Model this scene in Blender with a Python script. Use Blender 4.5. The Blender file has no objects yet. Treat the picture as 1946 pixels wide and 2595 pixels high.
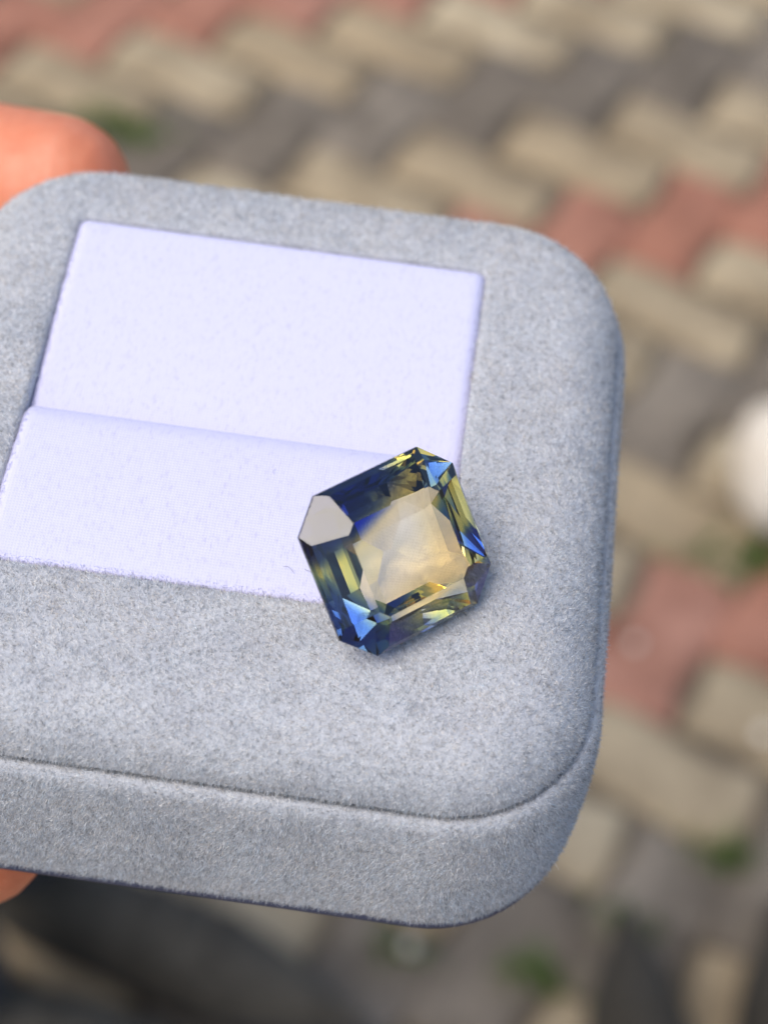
import bpy, bmesh, math, random
import numpy as np
from mathutils import Matrix, Vector, Euler, noise
R = math.radians
MM = 0.001
S = bpy.context.scene
COL = S.collection
rng = np.random.default_rng(7)
random.seed(7)

# ---------------------------------------------------------------- camera
cd = bpy.data.cameras.new('camera'); cam = bpy.data.objects.new('camera', cd); COL.objects.link(cam)
cam.location = (0, 0, 1.5)
cam.rotation_euler = (R(40.97353132), R(-4.31871954), R(4.95565407))
cd.sensor_fit = 'VERTICAL'; cd.sensor_height = 24; cd.lens = 45.57
cd.clip_start = 0.005; cd.clip_end = 400
cd.dof.use_dof = True; cd.dof.focus_distance = 0.1245; cd.dof.aperture_fstop = 18.5
S.camera = cam
# ---------------------------------------------------------------- sky and sun
SUN_EL, SUN_AZ = R(58), R(-124)          # azimuth from +y towards +x
w = bpy.data.worlds.new('World'); S.world = w; w.use_nodes = True
nt = w.node_tree; nt.nodes.clear()
sky = nt.nodes.new('ShaderNodeTexSky'); sky.sky_type = 'NISHITA'; sky.sun_disc = False
sky.sun_elevation = SUN_EL; sky.sun_rotation = SUN_AZ; sky.air_density = 0.9; sky.dust_density = 2.0; sky.ozone_density = 1.0
bg = nt.nodes.new('ShaderNodeBackground'); bg.inputs['Strength'].default_value = 0.15
wo = nt.nodes.new('ShaderNodeOutputWorld')
nt.links.new(sky.outputs[0], bg.inputs[0]); nt.links.new(bg.outputs[0], wo.inputs[0])
sl = bpy.data.lights.new('sun', 'SUN'); sl.energy = 1.4; sl.angle = R(45); sl.color = (1.0, 0.94, 0.85)
so = bpy.data.objects.new('sun', sl); COL.objects.link(so)
sd = Vector((math.sin(SUN_AZ)*math.cos(SUN_EL), math.cos(SUN_AZ)*math.cos(SUN_EL), math.sin(SUN_EL)))
so.rotation_euler = sd.to_track_quat('Z', 'Y').to_euler(); so.location = sd*5
S.view_settings.view_transform = 'Standard'; S.view_settings.look = 'None'
S.view_settings.exposure = 0.46; S.view_settings.gamma = 1.0
cy = S.cycles
cy.max_bounces = 24; cy.transmission_bounces = 24; cy.glossy_bounces = 12; cy.diffuse_bounces = 4
cy.transparent_max_bounces = 24; cy.volume_bounces = 0
cy.caustics_refractive = True; cy.caustics_reflective = True; cy.blur_glossy = 0.0
cy.sample_clamp_indirect = 5.0
cy.use_denoising = True; cy.denoiser = 'OPENIMAGEDENOISE'; cy.denoising_input_passes = 'RGB_ALBEDO_NORMAL'; cy.denoising_prefilter = 'ACCURATE'

# ---------------------------------------------------------------- helpers
def tag(o, label=None, cat=None, group=None, kind=None):
    for k, v in (('label', label), ('category', cat), ('group', group), ('kind', kind)):
        if v: o[k] = v
    return o
def empty(name, loc=(0, 0, 0), rot=(0, 0, 0), parent=None):
    o = bpy.data.objects.new(name, None); COL.objects.link(o)
    o.location = loc; o.rotation_euler = rot; o.parent = parent; o.empty_display_size = .01
    return o
def link(name, me, mat=None, parent=None):
    o = bpy.data.objects.new(name, me); COL.objects.link(o)
    if mat: me.materials.clear(); me.materials.append(mat)
    o.parent = parent
    return o
def mesh(name, v, f, smooth=True):
    me = bpy.data.meshes.new(name); me.from_pydata([tuple(map(float, p)) for p in v], [], [tuple(map(int, q)) for q in f])
    me.validate(); me.update()
    if smooth: me.polygons.foreach_set('use_smooth', [True]*len(me.polygons))
    return me
def tri_mesh(name, v, f, smooth=False):
    """fast numpy triangles"""
    me = bpy.data.meshes.new(name); n = len(f)
    me.vertices.add(len(v)); me.vertices.foreach_set('co', np.asarray(v, np.float32).ravel())
    me.loops.add(n*3); me.loops.foreach_set('vertex_index', np.asarray(f, np.int32).ravel())
    me.polygons.add(n); me.polygons.foreach_set('loop_start', np.arange(0, n*3, 3, dtype=np.int32))
    me.polygons.foreach_set('use_smooth', np.full(n, smooth))
    me.update(); me.validate()
    return me
class N:
    """small node-graph helper for one material"""
    def __init__(s, name):
        s.m = bpy.data.materials.new(name); s.m.use_nodes = True; s.t = s.m.node_tree; s.t.nodes.clear()
        s.out = s.n('ShaderNodeOutputMaterial')
    def n(s, typ, **kw):
        x = s.t.nodes.new(typ)
        for k, v in kw.items():
            if k.startswith('i_'):
                key = k[2:].replace('_', ' ')
                x.inputs[key].default_value = v
            else: setattr(x, k, v)
        return x
    def l(s, a, b): s.t.links.new(a, b)
    def ramp(s, fac, stops, interp='LINEAR'):
        r = s.n('ShaderNodeValToRGB'); r.color_ramp.interpolation = interp
        e = r.color_ramp.elements
        while len(e) < len(stops): e.new(0.5)
        for q, (p, c) in zip(e, stops): q.position = p; q.color = (*c, 1) if len(c) == 3 else c
        s.l(fac, r.inputs[0]); return r.outputs[0]
    def noise(s, vec, scale, detail=3, rough=.5):
        x = s.n('ShaderNodeTexNoise'); x.inputs['Scale'].default_value = scale
        x.inputs['Detail'].default_value = detail; x.inputs['Roughness'].default_value = rough
        if vec is not None: s.l(vec, x.inputs['Vector'])
        return x.outputs[0]
    def mix(s, a, b, fac, mode='MIX'):
        x = s.n('ShaderNodeMix', data_type='RGBA', blend_type=mode)
        for sock, val in ((x.inputs[0], fac), (x.inputs[6], a), (x.inputs[7], b)):
            if hasattr(val, 'is_linked'): s.l(val, sock)
            elif isinstance(val, (int, float)): sock.default_value = val
            else: sock.default_value = (*val, 1)
        return x.outputs[2]
    def bsdf(s, col, rough=.7, bump=None, strength=.3, dist=.001, **kw):
        p = s.n('ShaderNodeBsdfPrincipled')
        if hasattr(col, 'is_linked'): s.l(col, p.inputs['Base Color'])
        else: p.inputs['Base Color'].default_value = (*col, 1)
        p.inputs['Roughness'].default_value = rough
        for k, v in kw.items(): p.inputs[k.replace('_', ' ')].default_value = v
        if bump is not None:
            b = s.n('ShaderNodeBump'); b.inputs['Strength'].default_value = strength; b.inputs['Distance'].default_value = dist
            s.l(bump, b.inputs['Height']); s.l(b.outputs[0], p.inputs['Normal'])
        s.l(p.outputs[0], s.out.inputs[0]); return p

# ================================================================ ground
TH = -.367278; OX, OY = 13.12637, -15.17726          # brick lattice: turn and phase, in units of one brick width
BW = 0.1
def lat2w(px, py):
    qx, qy = (px-OX)*BW, (py-OY)*BW
    c, s = math.cos(TH), math.sin(TH)
    return c*qx - s*qy, s*qx + c*qy
def brick_mat(name, base, alt):
    g = N(name); tc = g.n('ShaderNodeTexCoord').outputs['Object']; oi = g.n('ShaderNodeObjectInfo')
    va = g.n('ShaderNodeVectorMath', operation='ADD'); g.l(tc, va.inputs[0])
    cx = g.n('ShaderNodeCombineXYZ'); mu = g.n('ShaderNodeMath', operation='MULTIPLY'); mu.inputs[1].default_value = 37.0
    g.l(oi.outputs['Random'], mu.inputs[0]); g.l(mu.outputs[0], cx.inputs[0]); g.l(mu.outputs[0], cx.inputs[2]); g.l(cx.outputs[0], va.inputs[1])
    v = va.outputs[0]
    c = g.mix(base, alt, oi.outputs['Random'])
    c = g.mix(c, tuple(x*.62 for x in base), g.ramp(g.noise(v, 14, 5, .65), [(.38, (0, 0, 0)), (.68, (1, 1, 1))]))
    fine = g.noise(v, 260, 3, .6)
    c = g.mix(c, (.75, .72, .65), g.ramp(fine, [(.62, (0, 0, 0)), (.78, (.35, .35, .35))]))
    g.bsdf(c, .85, bump=fine, strength=.5, dist=.002, Specular_IOR_Level=.3)
    return g.m
M_TAN = brick_mat('tan_brick', (.42, .315, .185), (.52, .42, .27))
M_RED = brick_mat('red_brick', (.42, .18, .11), (.50, .25, .17))
M_GREY = brick_mat('grey_brick', (.18, .145, .105), (.28, .23, .17))
# joint bed
g = N('joint_sand'); tc = g.n('ShaderNodeTexCoord').outputs['Object']
c = g.ramp(g.noise(tc, 9, 4, .6), [(.35, (.11, .085, .055)), (.6, (.17, .135, .09)), (.72, (.085, .10, .04))])
g.bsdf(c, .95, bump=g.noise(tc, 300, 2), strength=.6, dist=.003)
M_SAND = g.m
ground = link('ground', mesh('ground', [(-60, -60, -.012), (60, -60, -.012), (60, 60, -.012), (-60, 60, -.012)], [(0, 1, 2, 3)], False), M_SAND)
tag(ground, kind='structure', label='sandy ground showing in the joints between the paving bricks')
pave = empty('pavement'); tag(pave, kind='structure', label='pavement of tan, red and grey bricks laid in herringbone')
def brick_mesh(i):
    """paver with gently waved sides and a worn rounded top edge"""
    r = random.Random(i); hx, hy = .0975, .0475; P = []
    for k in range(5): t = k/5; P.append((-hx+2*hx*t, -hy + .0085*math.sin(2*math.pi*t)))
    for k in range(2): t = k/2; P.append((hx + .004*math.sin(math.pi*t), -hy+2*hy*t))
    for k in range(5): t = k/5; P.append((hx-2*hx*t, hy + .0085*math.sin(2*math.pi*(1-t))))
    for k in range(2): t = k/2; P.append((-hx + .004*math.sin(math.pi*t), hy-2*hy*t))
    P = [(x+r.uniform(-.0016, .0016), y+r.uniform(-.0016, .0016)) for x, y in P]; n = len(P); v, f = [], []
    for s_, z_ in ((1.0, -.05), (1.0, -.011), (.965, -.003), (.88, .0)):
        k2 = 1-(1-s_)*2.0
        v += [(x*s_, y*k2, z_+(r.uniform(-.001, .001) if z_ > -.02 else 0)) for x, y in P]
    for j in range(3):
        for q in range(n): a_, b_ = j*n+q, j*n+(q+1) % n; f.append((a_, b_, b_+n, a_+n))
    f.append(tuple(range(3*n, 4*n)))
    return mesh('brick', v, f)
BM = {}
for cname, m in (('t', M_TAN), ('r', M_RED), ('g', M_GREY)):
    BM[cname] = []
    for i in range(5):
        me = brick_mesh(i*3+ord(cname)); me.materials.append(m); BM[cname].append(me)
bricks = []
for X in range(-110, 140):
    for Y in range(-130, 130):
        k = (X-Y) % 4
        if k == 0: c = (X+1, Y+.5); rz = 0; cn = 't'
        elif k == 3: c = (X+.5, Y+1); rz = math.pi/2; cn = 'r' if ((X-Y-3)//4) % 2 else 'g'
        else: continue
        x, y = lat2w(*c)
        if abs(x) > 6 or not (-2.5 < y < 8): continue
        bricks.append((x, y, rz+TH, cn))
def view_rank(b):
    x, y = b[0], b[1]
    return abs(x)*1.45 + abs(y-1.45)
bricks.sort(key=view_rank)
far = {'t': [], 'r': [], 'g': []}
for i, (x, y, rz, cn) in enumerate(bricks):
    r = random.Random(i*7+1)
    me = BM[cn][r.randrange(5)]
    mat = Matrix.Translation((x, y, r.uniform(-.003, .002))) @ Euler((r.gauss(0, .012), r.gauss(0, .012), rz + r.gauss(0, .012) + (math.pi if r.random() < .5 else 0))).to_matrix().to_4x4()
    if i < 280:
        o = link('brick', me, None, pave); o.matrix_local = mat
    else: far[cn].append((me, mat))
TRI = {}
def tris(me):
    if me.name not in TRI:
        me.calc_loop_triangles(); v = np.empty(len(me.vertices)*3, np.float32); me.vertices.foreach_get('co', v)
        t = np.empty(len(me.loop_triangles)*3, np.int32); me.loop_triangles.foreach_get('vertices', t); TRI[me.name] = (v.reshape(-1, 3), t.reshape(-1, 3))
    return TRI[me.name]
for cn, m in (('t', M_TAN), ('r', M_RED), ('g', M_GREY)):
    V, F, n0 = [], [], 0
    for me, mat in far[cn]:
        v, t = tris(me); A = np.array(mat); V.append(v @ A[:3, :3].T + A[:3, 3]); F.append(t+n0); n0 += len(v)
    o = link('outer_bricks', tri_mesh('outer_bricks', np.concatenate(V), np.concatenate(F), True), m, pave); o['kind'] = 'stuff'
# moss in the joints
g = N('moss'); oi = g.n('ShaderNodeTexCoord').outputs['Object']
c = g.ramp(g.noise(oi, 60, 2), [(.3, (.07, .13, .025)), (.7, (.17, .26, .06))])
g.bsdf(c, .9); M_MOSS = g.m
mv, mf = [], []
SPOTS = []      # filled from brick corners near these ground points
for (x, y, n, s) in ((-.391, 1.886, 90, .03), (-.352, 1.862, 110, .03), (.338, .948, 90, .02), (.171, .807, 110, .022), (.051, .818, 30, .02), (.387, 1.305, 110, .035), (.246, .87, 60, .02), (.33, 1.30, 30, .03)):
    for i in range(n):
        a = random.uniform(0, 6.283); rr = s*abs(random.gauss(0, .7)); px, py = x+rr*math.cos(a)*1.6, y+rr*math.sin(a)*.7
        h = random.uniform(.008, .022); t = random.uniform(0, 6.283); wd = random.uniform(.002, .004); lx, ly = random.gauss(0, .008), random.gauss(0, .008)
        n0 = len(mv)
        mv += [(px-wd*math.cos(t), py-wd*math.sin(t), -.01), (px+wd*math.cos(t), py+wd*math.sin(t), -.01), (px+lx*.6+wd*.6*math.cos(t), py+ly*.6+wd*.6*math.sin(t), h*.7), (px+lx, py+ly, h)]
        mf += [(n0, n0+1, n0+2), (n0, n0+2, n0+3)]
moss = link('moss', mesh('moss', mv, mf, False), M_MOSS); tag(moss, kind='stuff', label='green moss growing in the joints between paving bricks')

# ---------------------------------------------------------------- stones on the ground
def pebble(name, r, loc, mat, seed, scale=(1, 1, .75), sub=3, amp=.12):
    bm = bmesh.new(); bmesh.ops.create_icosphere(bm, subdivisions=sub, radius=1)
    for v in bm.verts:
        d = 1 + amp*noise.noise(v.co*1.1 + Vector((seed, 0, 0))) + amp*.25*noise.noise(v.co*3.3 + Vector((0, seed, 0)))
        v.co = Vector((v.co.x*scale[0], v.co.y*scale[1], v.co.z*scale[2]))*d*r
    me = bpy.data.meshes.new(name); bm.to_mesh(me); bm.free(); me.polygons.foreach_set('use_smooth', [True]*len(me.polygons))
    o = link(name, me, mat); o.location = loc; return o
g = N('white_stone'); tc = g.n('ShaderNodeTexCoord').outputs['Object']
c = g.ramp(g.noise(tc, 14, 4, .55), [(.3, (.68, .56, .41)), (.55, (.82, .74, .61)), (.75, (.74, .61, .49))])
g.bsdf(c, .6, bump=g.noise(tc, 60, 4), strength=.25, dist=.004); M_STONE = g.m
o = pebble('stone', .090, (.430, 1.395, .050), M_STONE, 3.1, (.85, .85, .9), 4)
tag(o, 'large smooth white stone lying on the paving at the right edge', 'stone')
for (x, y, r, lab) in ((.258, 1.176, .0055, 'tiny white pebble on the red brick right of the box'), (.380, 1.085, .0075, 'tiny white pebble on the tan brick at the right edge'), (.064, .82, .0065, 'small pale pebble on dark paving just below the box')):
    o = pebble('pebble', r, (x, y, r*.55+.001), M_STONE, r*900, sub=2); tag(o, lab, 'pebble', 'small pebbles lying on the paving')

# ================================================================ ring box
BOX_LOC = Vector((-.00998515, .09272611, 1.39963981)); BOX_ROT = (R(4.78059), R(-.01364), R(-1.74001))
X0, X1, Y0, Y1, RR, H, E, HS = -22.87, 25.2, -26.97, 22.73, 9.4, 4.27, 4.9, 15.0
PX, PY = 15.0, 15.35
box = empty('ring_box', BOX_LOC, BOX_ROT)
tag(box, 'grey velvet ring box with a white cushion inside, gripped by fingers at its left', 'ring box')
def outline(off, seg=14, side=10):
    """rounded rectangle, offset inwards by off; same vertex count for every offset"""
    x0, x1, y0, y1 = X0+off, X1-off, Y0+off, Y1-off; r = max(RR-off, .5); p = []
    cs = ((x1-r, y1-r, 0), (x0+r, y1-r, 90), (x0+r, y0+r, 180), (x1-r, y0+r, 270))
    for i, (cx_, cy_, a0) in enumerate(cs):
        for k in range(seg+1):
            a = R(a0+90*k/seg); p.append((cx_+r*math.cos(a), cy_+r*math.sin(a)))
        nx = cs[(i+1) % 4]; a = R(a0+90); q0 = (cx_+r*math.cos(a), cy_+r*math.sin(a)); q1 = (nx[0]+r*math.cos(a), nx[1]+r*math.sin(a))
        for k in range(1, side): t = k/side; p.append((q0[0]*(1-t)+q1[0]*t, q0[1]*(1-t)+q1[1]*t))
    return p
def rect_ring(hx, hy, r, seg=14, side=10):
    p = []; cs = ((hx-r, hy-r, 0), (-hx+r, hy-r, 90), (-hx+r, -hy+r, 180), (hx-r, -hy+r, 270))
    for i, (cx_, cy_, a0) in enumerate(cs):
        for k in range(seg+1):
            a = R(a0+90*k/seg); p.append((cx_+r*math.cos(a), cy_+r*math.sin(a)))
        nx = cs[(i+1) % 4]; a = R(a0+90); q0 = (cx_+r*math.cos(a), cy_+r*math.sin(a)); q1 = (nx[0]+r*math.cos(a), nx[1]+r*math.sin(a))
        for k in range(1, side): t = k/side; p.append((q0[0]*(1-t)+q1[0]*t, q0[1]*(1-t)+q1[1]*t))
    return p
def loft(name, rings, close_first=False, close_last=False):
    n = len(rings[0]); v = [tuple(c*MM for c in p) for r_ in rings for p in r_]; f = []
    for j in range(len(rings)-1):
        for i in range(n):
            a, b = j*n+i, j*n+(i+1) % n; f.append((a, b, b+n, a+n))
    if close_first: f.append(tuple(range(n))[::-1])
    if close_last: f.append(tuple(range((len(rings)-1)*n, len(rings)*n)))
    return mesh(name, v, f)
def z(ring, h): return [(x, y, h) for x, y in ring]
def dome(e, p=2.0): return H*(1-(1-e/E)**p)**(1/p)

g = N('grey_velvet'); tc = g.n('ShaderNodeTexCoord').outputs['Object']
n1 = g.noise(tc, 350, 3, .6); n2 = g.noise(tc, 3200, 2, .6)
c = g.ramp(n1, [(.3, (.46, .465, .485)), (.7, (.56, .565, .575))])
c = g.mix(c, (.30, .305, .325), g.ramp(n2, [(.45, (0, 0, 0)), (.7, (.5, .5, .5))]))
p = g.bsdf(c, .95, bump=n2, strength=.6, dist=.0002, Specular_IOR_Level=.1, Sheen_Weight=.35, Sheen_Roughness=.4)
M_VEL = g.m
g = N('velvet_fibre'); at = g.n('ShaderNodeAttribute'); at.attribute_name = 'tone'
p = g.bsdf(at.outputs['Color'], .7, Specular_IOR_Level=.3, Sheen_Weight=.3, Sheen_Roughness=.4)
M_FIB = g.m
# top frame: dome rim with a rectangular opening for the cushions
rings = [z(outline(.9), -.95), z(outline(.4), -.6), z(outline(.14), -.22), z(outline(0), .2)]
for e in (.12, .35, .7, 1.2, 1.8, 2.5, 3.3, 4.1, E): rings.append(z(outline(e), dome(e)))
a_, b_ = outline(E), rect_ring(PX+.15, PY+.15, .7)
for t in (.25, .5, .75, .93):
    rings.append([(p[0]*(1-t)+q[0]*t, p[1]*(1-t)+q[1]*t, H+.12*math.sin(t*math.pi)) for p, q in zip(a_, b_)])
rings += [z(rect_ring(PX+.06, PY+.06, .6), H-.06), z(rect_ring(PX-.12, PY-.12, .5), H-.45), z(rect_ring(PX-.15, PY-.15, .5), H-5.5)]
top_me = loft('top_frame', rings); link('top_frame', top_me, M_VEL, box)
NB = len(rings)
# skirt (outer shell) below the seam groove
rings2 = [z(outline(.9), -1.0), z(outline(.25), -.62), z(outline(-.1), -.38), z(outline(-.45), -.46), z(outline(-.78), -1.1), z(outline(-.95), -3), z(outline(-1.05), -6), z(outline(-1.0), -10), z(outline(-.85), -13), z(outline(-.6), -14.3), z(outline(-.1), -14.9)]
skirt_me = loft('skirt', rings2[::-1]); link('skirt', skirt_me, M_VEL, box)
g = N('base_card'); g.bsdf((.055, .06, .10), .7); M_BASE = g.m
link('base', loft('base', [z(outline(-.3), -14.7), z(outline(-.55), -14.95), z(outline(-.55), -15.35), z(outline(-.1), -15.7), z(outline(2), -15.8)], False, True), M_BASE, box)

# cushions
g = N('white_cushion'); tc = g.n('ShaderNodeTexCoord').outputs['Object']
mp = g.n('ShaderNodeMapping'); g.l(tc, mp.inputs[0])
w1 = g.n('ShaderNodeTexWave', wave_type='BANDS', bands_direction='X'); w1.inputs['Scale'].default_value = 1500; w1.inputs['Distortion'].default_value = 1.5; w1.inputs['Detail'].default_value = 1; w1.inputs['Detail Scale'].default_value = 1
w2 = g.n('ShaderNodeTexWave', wave_type='BANDS', bands_direction='Y'); w2.inputs['Scale'].default_value = 1500; w2.inputs['Distortion'].default_value = 1.5; w2.inputs['Detail'].default_value = 1
g.l(tc, w1.inputs[0]); g.l(tc, w2.inputs[0])
weave = g.n('ShaderNodeMath', operation='MULTIPLY'); g.l(w1.outputs[1], weave.inputs[0]); g.l(w2.outputs[1], weave.inputs[1])
ms = g.n('ShaderNodeMapping'); ms.inputs['Scale'].default_value = (1.0, .45, 1.0); g.l(tc, ms.inputs[0]); sp = g.noise(ms.outputs[0], 3400, 3, .7)
add = g.n('ShaderNodeMath', operation='ADD'); g.l(weave.outputs[0], add.inputs[0]); g.l(sp, add.inputs[1])
c = g.ramp(sp, [(.28, (.58, .555, .72)), (.44, (.665, .645, .82)), (.8, (.70, .68, .855))])
g.bsdf(c, .85, bump=add.outputs[0], strength=.16, dist=.0001, Specular_IOR_Level=.2, Sheen_Weight=.2)
M_CUSH = g.m
def cushion(name, prof, hx, nx=60, edge=.9):
    """prof: list of (y, z); sides roll down towards x = +-hx"""
    v, f = [], []; m = len(prof)
    us = [-1+2*i/(nx-1) for i in range(nx)]
    for i, u in enumerate(us):
        s = math.copysign(1-(1-abs(u))**1.6, u); x = s*hx; d = hx-abs(x)
        drop = -.0 if d > edge else -(edge - math.sqrt(max(edge*edge-(edge-d)**2, 0)))
        for (yy, zz) in prof: v.append((x*MM, yy*MM, (zz+drop)*MM))
    for i in range(nx-1):
        for j in range(m-1): a = i*m+j; f.append((a, a+m, a+m+1, a+1))
    for s, col in ((1, 0), (-1, nx-1)):         # side skirts
        n0 = len(v)
        for j in range(m): q = v[col*m+j]; v.append((q[0], q[1], q[2]-4*MM))
        for j in range(m-1):
            a, b = col*m+j, n0+j; f.append((a, a+1, b+1, b) if s > 0 else (a+1, a, b, b+1))
    return mesh(name, v, f)
def arc(cy_, cz, ry, rz, a0, a1, n=8): return [(cy_+ry*math.cos(R(a0+(a1-a0)*k/n)), cz+rz*math.sin(R(a0+(a1-a0)*k/n))) for k in range(n+1)]
up = [(PY-.1, H-4), (PY-.1, H-.9)] + arc(PY-1.0, H-.6, .9, .9, 0, 90)
for k in range(1, 13):
    t = k/12; yy = (PY-1.0)*(1-t) + (-1.3)*t; up.append((yy, H+.3 - 1.0*t**2.0))
up += [(-1.9, H-.76), (-2.6, H-.80), (-3.4, H-.84), (-4.2, H-.95), (-4.3, H-5)]
lo = [(-2.3, H-5), (-2.4, H-1.6)] + [(yy_, zz_) for yy_, zz_ in ((-1.9, H-1.3), (-2.05, H-.82), (-2.3, H-.50), (-2.65, H-.24), (-3.1, H-.02), (-3.6, H+.12), (-4.1, H+.19))]
for k in range(1, 11):
    t = k/10; yy = -4.25*(1-t) + (-PY+.75)*t; lo.append((yy, H+.2 + .15*math.sin(t*math.pi) - .1*t))
lo += arc(-PY+.5, H-.4, .48, .46, 85, 180) + [(-PY+.02, H-4)]
cu1 = link('cushion', cushion('cushion_back', up, PX+.02), M_CUSH, box)
cu2 = link('cushion', cushion('cushion_front', lo, PX+.02), M_CUSH, box)

# a few stray fibres caught on the cushion
lv, lf = [], []
for (lx, ly, la, ln) in ((2.6, -5.9, 2.0, .5), (4.4, -13.2, .1, .9), (6.3, -13.4, 2.7, .6)):
    cv = random.uniform(-1.6, 1.6); n0 = len(lv); x_, y_ = lx, ly
    for k in range(7):
        a_ = la + cv*k/6; nx_, ny_ = -math.sin(a_)*.011, math.cos(a_)*.011
        for (sx_, sz_) in ((1, 0), (-1, 0), (0, .03)): lv.append(((x_+nx_*sx_)*MM, (y_+ny_*sx_)*MM, (H+.36+.05*math.sin(k)+sz_)*MM))
        x_ += math.cos(a_)*ln/6; y_ += math.sin(a_)*ln/6
    for k in range(6):
        for q in range(3): a_, b_ = n0+k*3+q, n0+k*3+(q+1) % 3; lf.append((a_, b_, b_+3, a_+3))
g = N('lint_fibre'); g.bsdf((.22, .20, .26), .8)
o = link('lint', mesh('lint', lv, lf), g.m, box); o['kind'] = 'stuff'

# velvet pile: short tapered fibres over the flocked faces
def sample_faces(me, n_per_mm2, keep):
    me.calc_loop_triangles()
    nv = len(me.vertices); co = np.empty(nv*3, np.float32); me.vertices.foreach_get('co', co); co = co.reshape(-1, 3)
    no = np.empty(nv*3, np.float32); me.vertices.foreach_get('normal', no); no = no.reshape(-1, 3)
    t = np.empty(len(me.loop_triangles)*3, np.int32); me.loop_triangles.foreach_get('vertices', t); t = t.reshape(-1, 3)
    a, b, c = co[t[:, 0]], co[t[:, 1]], co[t[:, 2]]
    ar = .5*np.linalg.norm(np.cross(b-a, c-a), axis=1)*1e6
    cen = (a+b+c)/3*1000; ar = ar*keep(cen, (no[t[:, 0]]+no[t[:, 1]]+no[t[:, 2]])/3)
    n = int(ar.sum()*n_per_mm2); idx = rng.choice(len(t), n, p=ar/ar.sum())
    u, v_ = rng.random((2, n)); fl = u+v_ > 1; u[fl], v_[fl] = 1-u[fl], 1-v_[fl]; w_ = 1-u-v_
    P = a[idx]*w_[:, None]+b[idx]*u[:, None]+c[idx]*v_[:, None]
    Nn = no[t[idx, 0]]*w_[:, None]+no[t[idx, 1]]*u[:, None]+no[t[idx, 2]]*v_[:, None]
    return P, Nn/np.linalg.norm(Nn, axis=1)[:, None]
def vnoise(P, freq, seed):
    """smooth value noise, vectorised, P in mm -> three channels in -1..1"""
    q = P*freq + seed; i = np.floor(q).astype(np.int64); f = q-i; f = f*f*(3-2*f); out = 0
    for dx in (0, 1):
        for dy in (0, 1):
            for dz in (0, 1):
                hsh = (i[:, 0]+dx)*73856093 ^ (i[:, 1]+dy)*19349663 ^ (i[:, 2]+dz)*83492791
                wgt = (f[:, 0] if dx else 1-f[:, 0])*(f[:, 1] if dy else 1-f[:, 1])*(f[:, 2] if dz else 1-f[:, 2])
                vals = np.stack([((hsh*m) & 0xffff)/32767.5-1 for m in (2654435761 & 0xffffff, 40503*77, 1103515245 & 0xfffff)], 1)
                out = out + vals*wgt[:, None]
    return out
def pile(name, me, dens, keep, nap=.35, base_tone=.64, tint=(.99, .995, 1.0), var=1.0, mat=None):
    P, Nn = sample_faces(me, dens, keep); n = len(P); Pm = P*1000
    comb = np.stack([vnoise(Pm, .22, 2.2)[:, 0]*.4-.35, vnoise(Pm, .22, 6.6)[:, 1]*.35, np.zeros(n)], 1)
    lean = comb + vnoise(Pm, 4.5, 7.7)*.45 + vnoise(Pm, 2.2, 3.3)*.5 + vnoise(Pm, .5, 9.1)*.35 + rng.normal(0, .60, (n, 3))
    D = Nn + lean; D /= np.linalg.norm(D, axis=1)[:, None]
    dn = (D*Nn).sum(1); D[dn < .25] += Nn[dn < .25]*.5; D /= np.linalg.norm(D, axis=1)[:, None]
    L = np.clip(rng.normal(nap, nap*.3, n), nap*.4, nap*2); L[rng.random(n) < .01] *= 1.7
    r_ = rng.uniform(.014, .027, n)
    t1 = np.cross(D, rng.normal(0, 1, (n, 3))); t1 /= np.linalg.norm(t1, axis=1)[:, None]; t2 = np.cross(D, t1)
    base = Pm - Nn*.05; V = np.empty((n, 4, 3))
    for k in range(3):
        a = 2*math.pi*k/3; V[:, k] = base + (t1*math.cos(a)+t2*math.sin(a))*r_[:, None]
    V[:, 3] = base + D*L[:, None]
    F = (np.arange(n)*4)[:, None, None] + np.array([[0, 1, 3], [1, 2, 3], [2, 0, 3]])[None]
    fm = tri_mesh(name, (V*MM).reshape(-1, 3), F.reshape(-1, 3), True)
    tone = base_tone*(1+var*(.05*vnoise(Pm, 1.3, 1.7)[:, 0]+.42*vnoise(Pm, 5.5, 8.7)[:, 2]+rng.normal(0, .25, n))); tone[rng.random(n) < .10*var] *= .35; tone[rng.random(n) < .05*var] *= 1.3
    hue = var*(vnoise(Pm, .35, 5.5)[:, 1]*.03 + .035*vnoise(Pm, 4.0, 4.4)[:, 1] + rng.normal(0, .055, n))
    col = np.stack([tone*(tint[0]+hue), tone*tint[1], tone*(tint[2]-hue), np.ones(n)], 1).clip(.02, .95)
    at_ = fm.color_attributes.new('tone', 'FLOAT_COLOR', 'POINT'); at_.data.foreach_set('color', np.repeat(col, 4, 0).astype(np.float32).ravel())
    o = link(name, fm, M_FIB, box); o['kind'] = 'stuff'; return o
def keep_top(c_, n_):
    inside = (np.abs(c_[:, 0]) < PX+.0) & (np.abs(c_[:, 1]) < PY+.0)
    return np.where(inside | (c_[:, 2] < -.3), 0.0, 1.0)
def keep_skirt(c_, n_):
    return np.where(c_[:, 2] < -14.6, .4, np.where((n_[:, 1] > .5) | (n_[:, 0] < -.7), .35, 1.0))*np.where((c_[:, 2] > -1.6) & (n_[:, 2] < -.2), 0, 1)
pile('velvet_pile', top_me, 95, keep_top)
pile('velvet_pile', skirt_me, 95, keep_skirt)
for cu in (cu1, cu2): pile('cushion_nap', cu.data, 70, lambda c_, n_: np.where((c_[:, 2] < H-1.2) | ((np.abs(c_[:, 0]) < PX-.5) & (np.abs(c_[:, 1]) < PY-.45)), 0.0, 1.0), .22, .76, (.97, .95, 1.18), .0)

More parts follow.
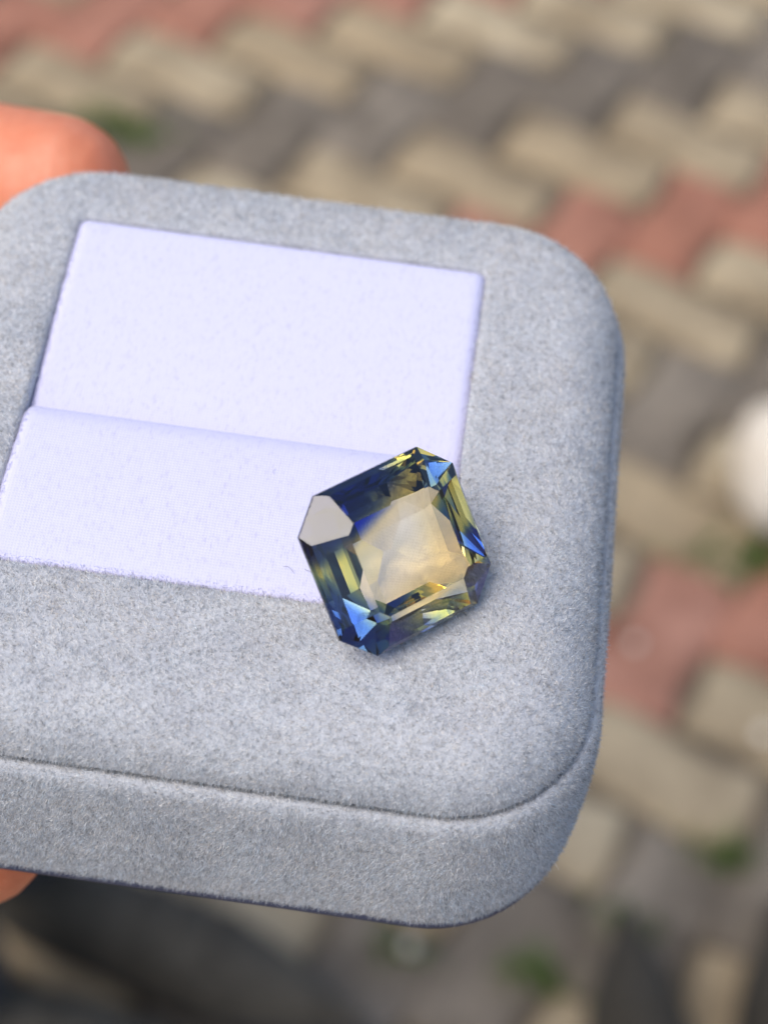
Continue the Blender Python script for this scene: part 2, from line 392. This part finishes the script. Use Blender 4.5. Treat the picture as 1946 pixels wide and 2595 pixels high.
# ================================================================ gemstone
GS = .9
GEM_W, GEM_L, GEM_C = 6.43, 6.0, 2.15
def octo(s, h, c=GEM_C, sy=None):
    w_, l_, c_ = GEM_W*s, GEM_L*(sy or s), c*(s if sy is None else (s+sy)/2)
    return [(-w_+c_, l_, h), (w_-c_, l_, h), (w_, l_-c_, h), (w_, -l_+c_, h), (w_-c_, -l_, h), (-w_+c_, -l_, h), (-w_, -l_+c_, h), (-w_, l_-c_, h)]
pts = octo(1, 0) + octo(1, -.28) + octo(.94, .55, 2.71) + octo(.577, 1.77, 1.04)
CUT = [0.9533, -0.4529, 0.8094, -1.2301, 0.6757, -2.5803, 0.5403, -3.4887, 2.4554, 1.0358, 2.5329, 3.0342, 1.0217, 0.9813, 1.0204, 1.0059, 1.0757, 1.0393, 0.2593, -4.6, 0.0061, -0.0157, -0.0139, 0.0053, -0.0095, -0.0069, 0.0026, 0.0179, 0.0239, 0.0283, -0.0086, 0.0019]
s1, h1, s2, h2, s3, h3, s4, h4, c1, c2, c3, c4, m1, m2, m3, q1, q2, q3, kk_, kh_ = CUT[:20]; UN = CUT[20:]      # pavilion steps: size, depth, corner cut, bulges; then the unevenness of a hand cut
for s_, h_, c_ in ((s1, h1, c1), (s2, h2, c2), (s3, h3, c3), (s4, h4, c4)): pts += octo(s_, h_, c_)
n_ = 0
for sc_, h_, b_, ks in ((s1, h1, m1, (-.45, 0, .45)), ((s1+s2)/2, (h1+h2)/2, (m1+m2)/2+.004, (-.22, .22)), ((s2+s3)/2, (h2+h3)/2, m2, (-.35, 0, .35)), ((s3+s4)/2, (h3+h4)/2, m3, (-.28, .28))):
    for k in ks:                                                         # scissor facets along the sides
        for sg in (-1, 1):
            pts += [(sg*GEM_W*sc_*b_*(1+UN[n_ % 12]), GEM_L*(k+3*UN[(n_+5) % 12]), h_), (GEM_W*(k+3*UN[(n_+3) % 12]), sg*GEM_L*sc_*b_*(1+UN[(n_+7) % 12]), h_)]; n_ += 1
for sc_, h_, c_, b_ in (((s1+s2)/2, (h1+h2)/2, (c1+c2)/2, q1), ((s2+s3)/2, (h2+h3)/2, (c2+c3)/2, q2), ((s3+s4)/2, (h3+h4)/2, (c3+c4)/2, q3)):
    r0 = (GEM_W*sc_+GEM_L*sc_-c_*sc_)/2*b_                               # short steps on the cut corners
    pts += [(sa*r0, sb*r0, h_) for sa in (-1, 1) for sb in (-1, 1)]
pts += [(sa*GEM_W*kk_, sb*GEM_L*kk_, -4.12) for sa in (-1, 1) for sb in (-1, 1)] + [(.3, 0, kh_), (-.3, .05, kh_)]
bm = bmesh.new()
for q in pts: bm.verts.new([c*GS*MM for c in q])
r_ = bmesh.ops.convex_hull(bm, input=bm.verts)
bmesh.ops.delete(bm, geom=[e for e in r_['geom_interior'] if isinstance(e, bmesh.types.BMVert)], context='VERTS')
bmesh.ops.dissolve_limit(bm, angle_limit=R(.8), verts=bm.verts, edges=bm.edges)
bmesh.ops.recalc_face_normals(bm, faces=bm.faces)
gem_me = bpy.data.meshes.new('gemstone'); bm.to_mesh(gem_me); bm.free()
g = N('bicolour_sapphire')
gl = g.n('ShaderNodeBsdfGlass'); gl.inputs['IOR'].default_value = 1.77; gl.inputs['Roughness'].default_value = 0.0
g.l(gl.outputs[0], g.out.inputs['Surface'])
tc = g.n('ShaderNodeTexCoord').outputs['Object']; sx = g.n('ShaderNodeSeparateXYZ'); g.l(tc, sx.inputs[0])
def lin(kx, ky):       # kx*x + ky*y in mm of the uncut 12 mm stone
    a1 = g.n('ShaderNodeMath', operation='MULTIPLY'); g.l(sx.outputs[0], a1.inputs[0]); a1.inputs[1].default_value = kx/(GS*MM)
    a2 = g.n('ShaderNodeMath', operation='MULTIPLY_ADD'); g.l(sx.outputs[1], a2.inputs[0]); a2.inputs[1].default_value = ky/(GS*MM); g.l(a1.outputs[0], a2.inputs[2])
    return a2.outputs[0]
def step(x, lo, hi):
    m_ = g.n('ShaderNodeMapRange'); m_.inputs[1].default_value = lo; m_.inputs[2].default_value = hi; g.l(x, m_.inputs[0]); return m_.outputs[0]
DEN = 1400
def sig(t, L):   # transmission t over L mm -> absorption colour for density DEN
    return tuple(max(0, 1-(-math.log(q)/(L*MM))/DEN) for q in t)
NAVY = sig((.005, .014, .40), 4.2); BLUE = sig((.035, .11, .97), 3.2); TEAL = sig((.13, .24, .36), 4); GOLD = sig((.99, .68, .15), 9); PALE = sig((.996, .85, .42), 10)
u = lin(-.35, .9)
c = g.ramp(step(u, -7, 7), [(0, TEAL), (.14, TEAL), (.22, GOLD), (.42, PALE), (.60, PALE), (.69, GOLD), (.76, NAVY), (1, NAVY)])
c = g.mix(c, GOLD, step(lin(1, .1), 1.6, 3.6))
c = g.mix(c, BLUE, step(lin(-1.2, -.8), 5.6, 6.8))
va = g.n('ShaderNodeVolumeAbsorption'); va.inputs['Density'].default_value = DEN; g.l(c, va.inputs['Color'])
g.l(va.outputs[0], g.out.inputs['Volume'])
gem = link('gemstone', gem_me, g.m)
tag(gem, 'octagonal yellow and blue faceted gemstone lying on the cushion edge', 'gemstone')
Bm = Matrix.Translation(BOX_LOC) @ Euler(BOX_ROT).to_matrix().to_4x4()
grot = Euler((R(41.61187), R(2.25232), R(41.58592))).to_matrix()
lowz = min((grot @ v.co).z for v in gem_me.vertices)
# slide along the sight line through the stone's centre until its lowest facet rests on the velvet
pa, pb = Vector((11.44720, -8.57980, 1.57804)), Vector((11.41552, -6.84638, -.87109))
zt = H + .42 - lowz/MM; t = (zt-pa.z)/(pb.z-pa.z); gl_ = pa.lerp(pb, t) if 0 <= t <= 1 else pa + (pb-pa)*t
gem.matrix_world = Bm @ Matrix.Translation(gl_*MM) @ grot.to_4x4()

# ================================================================ hand
g = N('skin'); tc = g.n('ShaderNodeTexCoord').outputs['Object']
c = g.ramp(g.noise(tc, 90, 5, .65), [(.3, (.62, .155, .065)), (.5, (.76, .25, .125)), (.72, (.82, .34, .20))])
wv = g.n('ShaderNodeTexWave', wave_type='BANDS', bands_direction='X'); wv.inputs['Scale'].default_value = 190; wv.inputs['Distortion'].default_value = 9; wv.inputs['Detail'].default_value = 3; g.l(tc, wv.inputs[0])
cr = g.n('ShaderNodeMath', operation='MULTIPLY_ADD'); g.l(wv.outputs[1], cr.inputs[0]); cr.inputs[1].default_value = .12; g.l(g.noise(tc, 900, 4, .6), cr.inputs[2])
g.bsdf(c, .45, bump=cr.outputs[0], strength=.3, dist=.0004, Subsurface_Weight=.25, Subsurface_Radius=(.004, .0015, .0008), Subsurface_Scale=.6)
M_SKIN = g.m
PX_, PY_ = -.45, .74
person = empty('person', (PX_, PY_, 0)); tag(person, 'person at the left whose bare fingers grip the grey ring box', 'person')
PM = Matrix.Translation((-PX_, -PY_, 0))
def chain(bm, pts_, step=.3, sub=2):
    """overlapping spheres along a tapering limb; points in world metres"""
    for (a, ra), (b, rb) in zip(pts_, pts_[1:]):
        a, b = Vector(a), Vector(b); d = (b-a).length; k = max(2, int(d/(min(ra, rb)*step)))
        for i in range(k+1):
            t = i/k; bmesh.ops.create_icosphere(bm, subdivisions=sub, radius=ra*(1-t)+rb*t, matrix=PM @ Matrix.Translation(a.lerp(b, t)))
def hb(pts_): return [(tuple(Bm @ (Vector(p)*MM)), r*MM) for p, r in pts_]
def remesh(bm, name, vox, mat, it=8, parent=None):
    me = bpy.data.meshes.new(name); bm.to_mesh(me); bm.free(); o = link(name, me, mat, parent)
    rm = o.modifiers.new('remesh', 'REMESH'); rm.mode = 'VOXEL'; rm.voxel_size = vox
    sm = o.modifiers.new('smooth', 'SMOOTH'); sm.factor = .5; sm.iterations = it
    dg = bpy.context.evaluated_depsgraph_get(); m2 = bpy.data.meshes.new_from_object(o.evaluated_get(dg)); o.modifiers.clear(); o.data = m2
    bpy.data.meshes.remove(me); m2.name = name
    m2.polygons.foreach_set('use_smooth', [True]*len(m2.polygons)); m2.materials.clear(); m2.materials.append(mat)
    return o
# right hand, palm up under the left end of the box (box millimetres)
WR = (-112, 22, -52)
IDX = [((-64, -14, -40), 9.3), ((-46, -25, -36), 8.6), ((-30, -24.6, -26.6), 7.4), ((-16.8, -21.4, -22.5), 6.35)]
MID = [((-66, 2, -40), 9.5), ((-44, -4, -37), 8.6), ((-22, -5, -28), 7.6), ((-4, -5, -22.9), 6.6)]
RNG = [((-66, 17, -36), 9.0), ((-44, 14, -34), 8.2), ((-22, 13, -27.5), 7.4), ((-6, 12, -22.8), 6.4)]
LIT = [((-64, 30, -28), 8.4), ((-50, 34, -19), 7.9), ((-34, 32.5, -11), 7.3), ((-20.5, 29.7, -7.6), 6.3)]
THB = [((-92, -12, -40), 13), ((-72, -28, -22), 11), ((-54, -28, -8), 9.4), ((-33, -19, -5), 8.2)]
bm = bmesh.new()
for ch in (IDX, MID, RNG, LIT, THB):
    chain(bm, hb(ch), .2)
    chain(bm, hb([(WR, 16), (tuple((Vector(WR)+Vector(ch[0][0])*2)/3), 13.5), (ch[0][0], ch[0][1]+1.5)]), .3)
wr = tuple(Bm @ (Vector(WR)*MM)); ELB = (-.30, .34, 1.16)
chain(bm, [(wr, .020), (tuple(Vector(wr).lerp(Vector(ELB), .3)), .025), (tuple(Vector(wr).lerp(Vector(ELB), .75)), .037)])
hand = remesh(bm, 'hand', .0011, M_SKIN, 10)
bm = bmesh.new()
Y0_ = .62; SHR, SHL = (-.45, Y0_-.18, 1.40), (-.45, Y0_+.18, 1.40)  # unseen torso, head and clothes, placed so their shadow darkens the near paving
chain(bm, [(tuple(Vector(wr).lerp(Vector(ELB), .6)), .033), (ELB, .04), (SHR, .05)])
chain(bm, [(SHR, .05), ((-.45, Y0_, 1.44), .06), (SHL, .05), ((-.47, Y0_+.23, 1.12), .042), ((-.36, Y0_+.22, .90), .03), ((-.30, Y0_+.20, .84), .028), ((-.27, Y0_+.19, .78), .02)])
for q in range(4): chain(bm, [((-.29+.004*q, Y0_+.175+.013*q, .80), .011), ((-.255+.006*q, Y0_+.165+.014*q, .735-.004*(q % 3)), .008), ((-.265, Y0_+.165+.014*q, .70), .0065)])
chain(bm, [((-.31, Y0_+.175, .83), .012), ((-.28, Y0_+.145, .79), .0105), ((-.255, Y0_+.14, .765), .009)])
chain(bm, [((-.46, Y0_, 1.40), .065), ((-.445, Y0_, 1.52), .056), ((-.43, Y0_, 1.60), .07), ((-.425, Y0_, 1.66), .088), ((-.44, Y0_, 1.69), .09)])
chain(bm, [((-.355, Y0_, 1.62), .02), ((-.335, Y0_, 1.605), .017)])        # nose
chain(bm, [((-.36, Y0_, 1.545), .035), ((-.35, Y0_, 1.57), .026)])         # jaw and mouth
for sgn in (-1, 1): chain(bm, [((-.43, Y0_+.09*sgn, 1.60), .014), ((-.435, Y0_+.095*sgn, 1.635), .016)])
rest = remesh(bm, 'rest', .006, M_SKIN, 4)
bm = bmesh.new(); bm.from_mesh(hand.data); bm.from_mesh(rest.data)
me = bpy.data.meshes.new('body'); bm.to_mesh(me); bm.free(); bpy.data.objects.remove(hand); bpy.data.objects.remove(rest)
me.polygons.foreach_set('use_smooth', [True]*len(me.polygons)); link('body', me, M_SKIN, person)
g = N('shirt_cloth'); tc = g.n('ShaderNodeTexCoord').outputs['Object']; g.bsdf((.10, .105, .115), .9, bump=g.noise(tc, 25, 4), strength=.4, dist=.01); M_SHIRT = g.m
g = N('trouser_cloth'); tc = g.n('ShaderNodeTexCoord').outputs['Object']; g.bsdf((.03, .032, .036), .9, bump=g.noise(tc, 18, 4), strength=.4, dist=.01); M_TROU = g.m
g = N('hair'); tc = g.n('ShaderNodeTexCoord').outputs['Object']; g.bsdf((.018, .013, .01), .6, bump=g.noise(tc, 160, 3), strength=.6, dist=.004); M_HAIR = g.m
bm = bmesh.new()
for yy, r0 in ((Y0_-.1, .12), (Y0_, .128), (Y0_+.1, .12)): chain(bm, [((-.46, yy, 1.36), r0*.85), ((-.46, Y0_+(yy-Y0_)*.9, 1.15), r0), ((-.46, Y0_+(yy-Y0_)*.9, .93), r0*1.06), ((-.46, Y0_+(yy-Y0_)*.9, .84), r0*1.06)], .4)
chain(bm, [(SHR, .068), ((-.455, Y0_, 1.42), .085), (SHL, .068), ((-.47, Y0_+.23, 1.12), .055), ((-.37, Y0_+.22, .91), .043)], .4)
chain(bm, [(SHR, .068), (ELB, .054), (tuple(Vector(wr).lerp(Vector(ELB), .55)), .043)], .4)
remesh(bm, 'shirt', .010, M_SHIRT, 4, person)
bm = bmesh.new()
chain(bm, [((-.46, Y0_-.08, .93), .104), ((-.46, Y0_+.08, .93), .104)], .4)
chain(bm, [((-.46, Y0_+.09, .90), .10), ((-.36, Y0_-.02, .50), .072), ((-.275, .82, .12), .056)], .4)
chain(bm, [((-.46, Y0_-.09, .90), .10), ((-.40, Y0_-.06, .50), .072), ((-.30, .69, .12), .056)], .4)
remesh(bm, 'trousers', .010, M_TROU, 4, person)
bm = bmesh.new()
for i in range(420):
    a = random.uniform(0, 6.283); e = random.uniform(.05, 1.5); d = Vector((math.cos(a)*math.cos(e), math.sin(a)*math.cos(e), math.sin(e)))
    if d.x > .55 and d.z < .75: continue
    c_ = Vector((-.44, Y0_, 1.665)) + d*.092
    bmesh.ops.create_icosphere(bm, subdivisions=1, radius=random.uniform(.012, .02), matrix=PM @ Matrix.Translation(c_))
remesh(bm, 'hair', .006, M_HAIR, 2, person)

# ================================================================ shoe on the paving, with shoes added over its shaded parts
g = N('dark_canvas'); tc = g.n('ShaderNodeTexCoord').outputs['Object']
n1 = g.noise(tc, 40, 4, .6)
g.bsdf(g.ramp(n1, [(.3, (.038, .031, .021)), (.7, (.095, .082, .060))]), .85, bump=g.noise(tc, 700, 2), strength=.4, dist=.001); M_SHOE = g.m
g = N('dark_rubber'); g.bsdf((.03, .03, .028), .7); M_SOLE = g.m
g = N('standin_black'); g.bsdf((.042, .034, .022), .8); M_BLACK = g.m  # colour of the added shoes that stand in for shade
def shoe(loc, rz, ln, mt, lab=None, parent=None):
    root = empty('shoe', loc, (0, 0, rz), parent)
    if lab: tag(root, lab, 'shoe')
    ns, nr = 26, 20; v, f = [], []
    def halfw(t): return .046*(math.sin(math.pi*min(1, t*1.0+.06)**.75)**.45)*(.80+.25*math.exp(-((t-.68)/.22)**2)) if 0 < t < 1 else .004
    def height(t): return .078*(1-t)**1.1*.75 + .045*max(0, 1-((t-.6)/.55)**2)
    for i in range(ns):
        t = .002+.996*i/(ns-1); hw = max(halfw(t), .004); hh = max(height(t), .016)
        for j in range(nr):
            a = math.pi*j/(nr-1); v.append(((t-.5)*ln, hw*math.cos(a), .02+hh*math.sin(a)**.8))
    for i in range(ns-1):
        for j in range(nr-1): a = i*nr+j; f.append((a, a+1, a+nr+1, a+nr))
    for i in (0, ns-1): f.append(tuple(i*nr+j for j in range(nr)))
    link('upper', mesh('upper', v, f), mt, root)
    v, f = [], []
    for zz, s in ((.0, .98), (.012, 1.04), (.024, 1.03)):
        for i in range(ns): t = .002+.996*i/(ns-1); v.append(((t-.5)*ln*1.03, max(halfw(t), .004)*s, zz))
        for i in range(ns)[::-1]: t = .002+.996*i/(ns-1); v.append(((t-.5)*ln*1.03, -max(halfw(t), .004)*s, zz))
    n = 2*ns
    for k in range(2):
        for i in range(n): a, b = k*n+i, k*n+(i+1) % n; f.append((a, b, b+n, a+n))
    f.append(tuple(range(n))[::-1]); f.append(tuple(range(2*n, 3*n)))
    link('sole', mesh('sole', v, f), M_SOLE, root)
    # collar ring and lace strap across the instep
    bm = bmesh.new()
    for k in range(3):
        t0 = .42+.09*k; hw, hh = halfw(t0), height(t0)
        for j in range(12):
            a = math.pi*(.15+.7*j/11)
            bmesh.ops.create_icosphere(bm, subdivisions=1, radius=.004, matrix=Matrix.Translation(((t0-.5)*ln+.004*math.sin(j), hw*math.cos(a), .021+hh*math.sin(a)**.8)))
    m2 = bpy.data.meshes.new('lace'); bm.to_mesh(m2); bm.free(); link('lace', m2, mt, root)
    return root
shoe((-.128-PX_, .776-PY_, 0), R(-17), .34, M_SHOE, parent=person)  # visible shoe, moved and enlarged over paving that lies in shade
shoe((-.185-PX_, .672-PY_, 0), R(-13), .30, M_SHOE, parent=person)  # second shoe added as dark fill where the paving is only shaded
shoe((.262, .715, 0), R(97), .30, M_BLACK, 'added black shoe in place of shaded paving at the bottom edge, its whole toe in view right of the box')  # added dark shape where the paving lies in shade
shoe((.385, .735, 0), R(93), .30, M_BLACK, 'added black shoe in place of shaded paving, cut by the lower right corner, right of its pair')  # its added pair, widening the dark that stands for shade
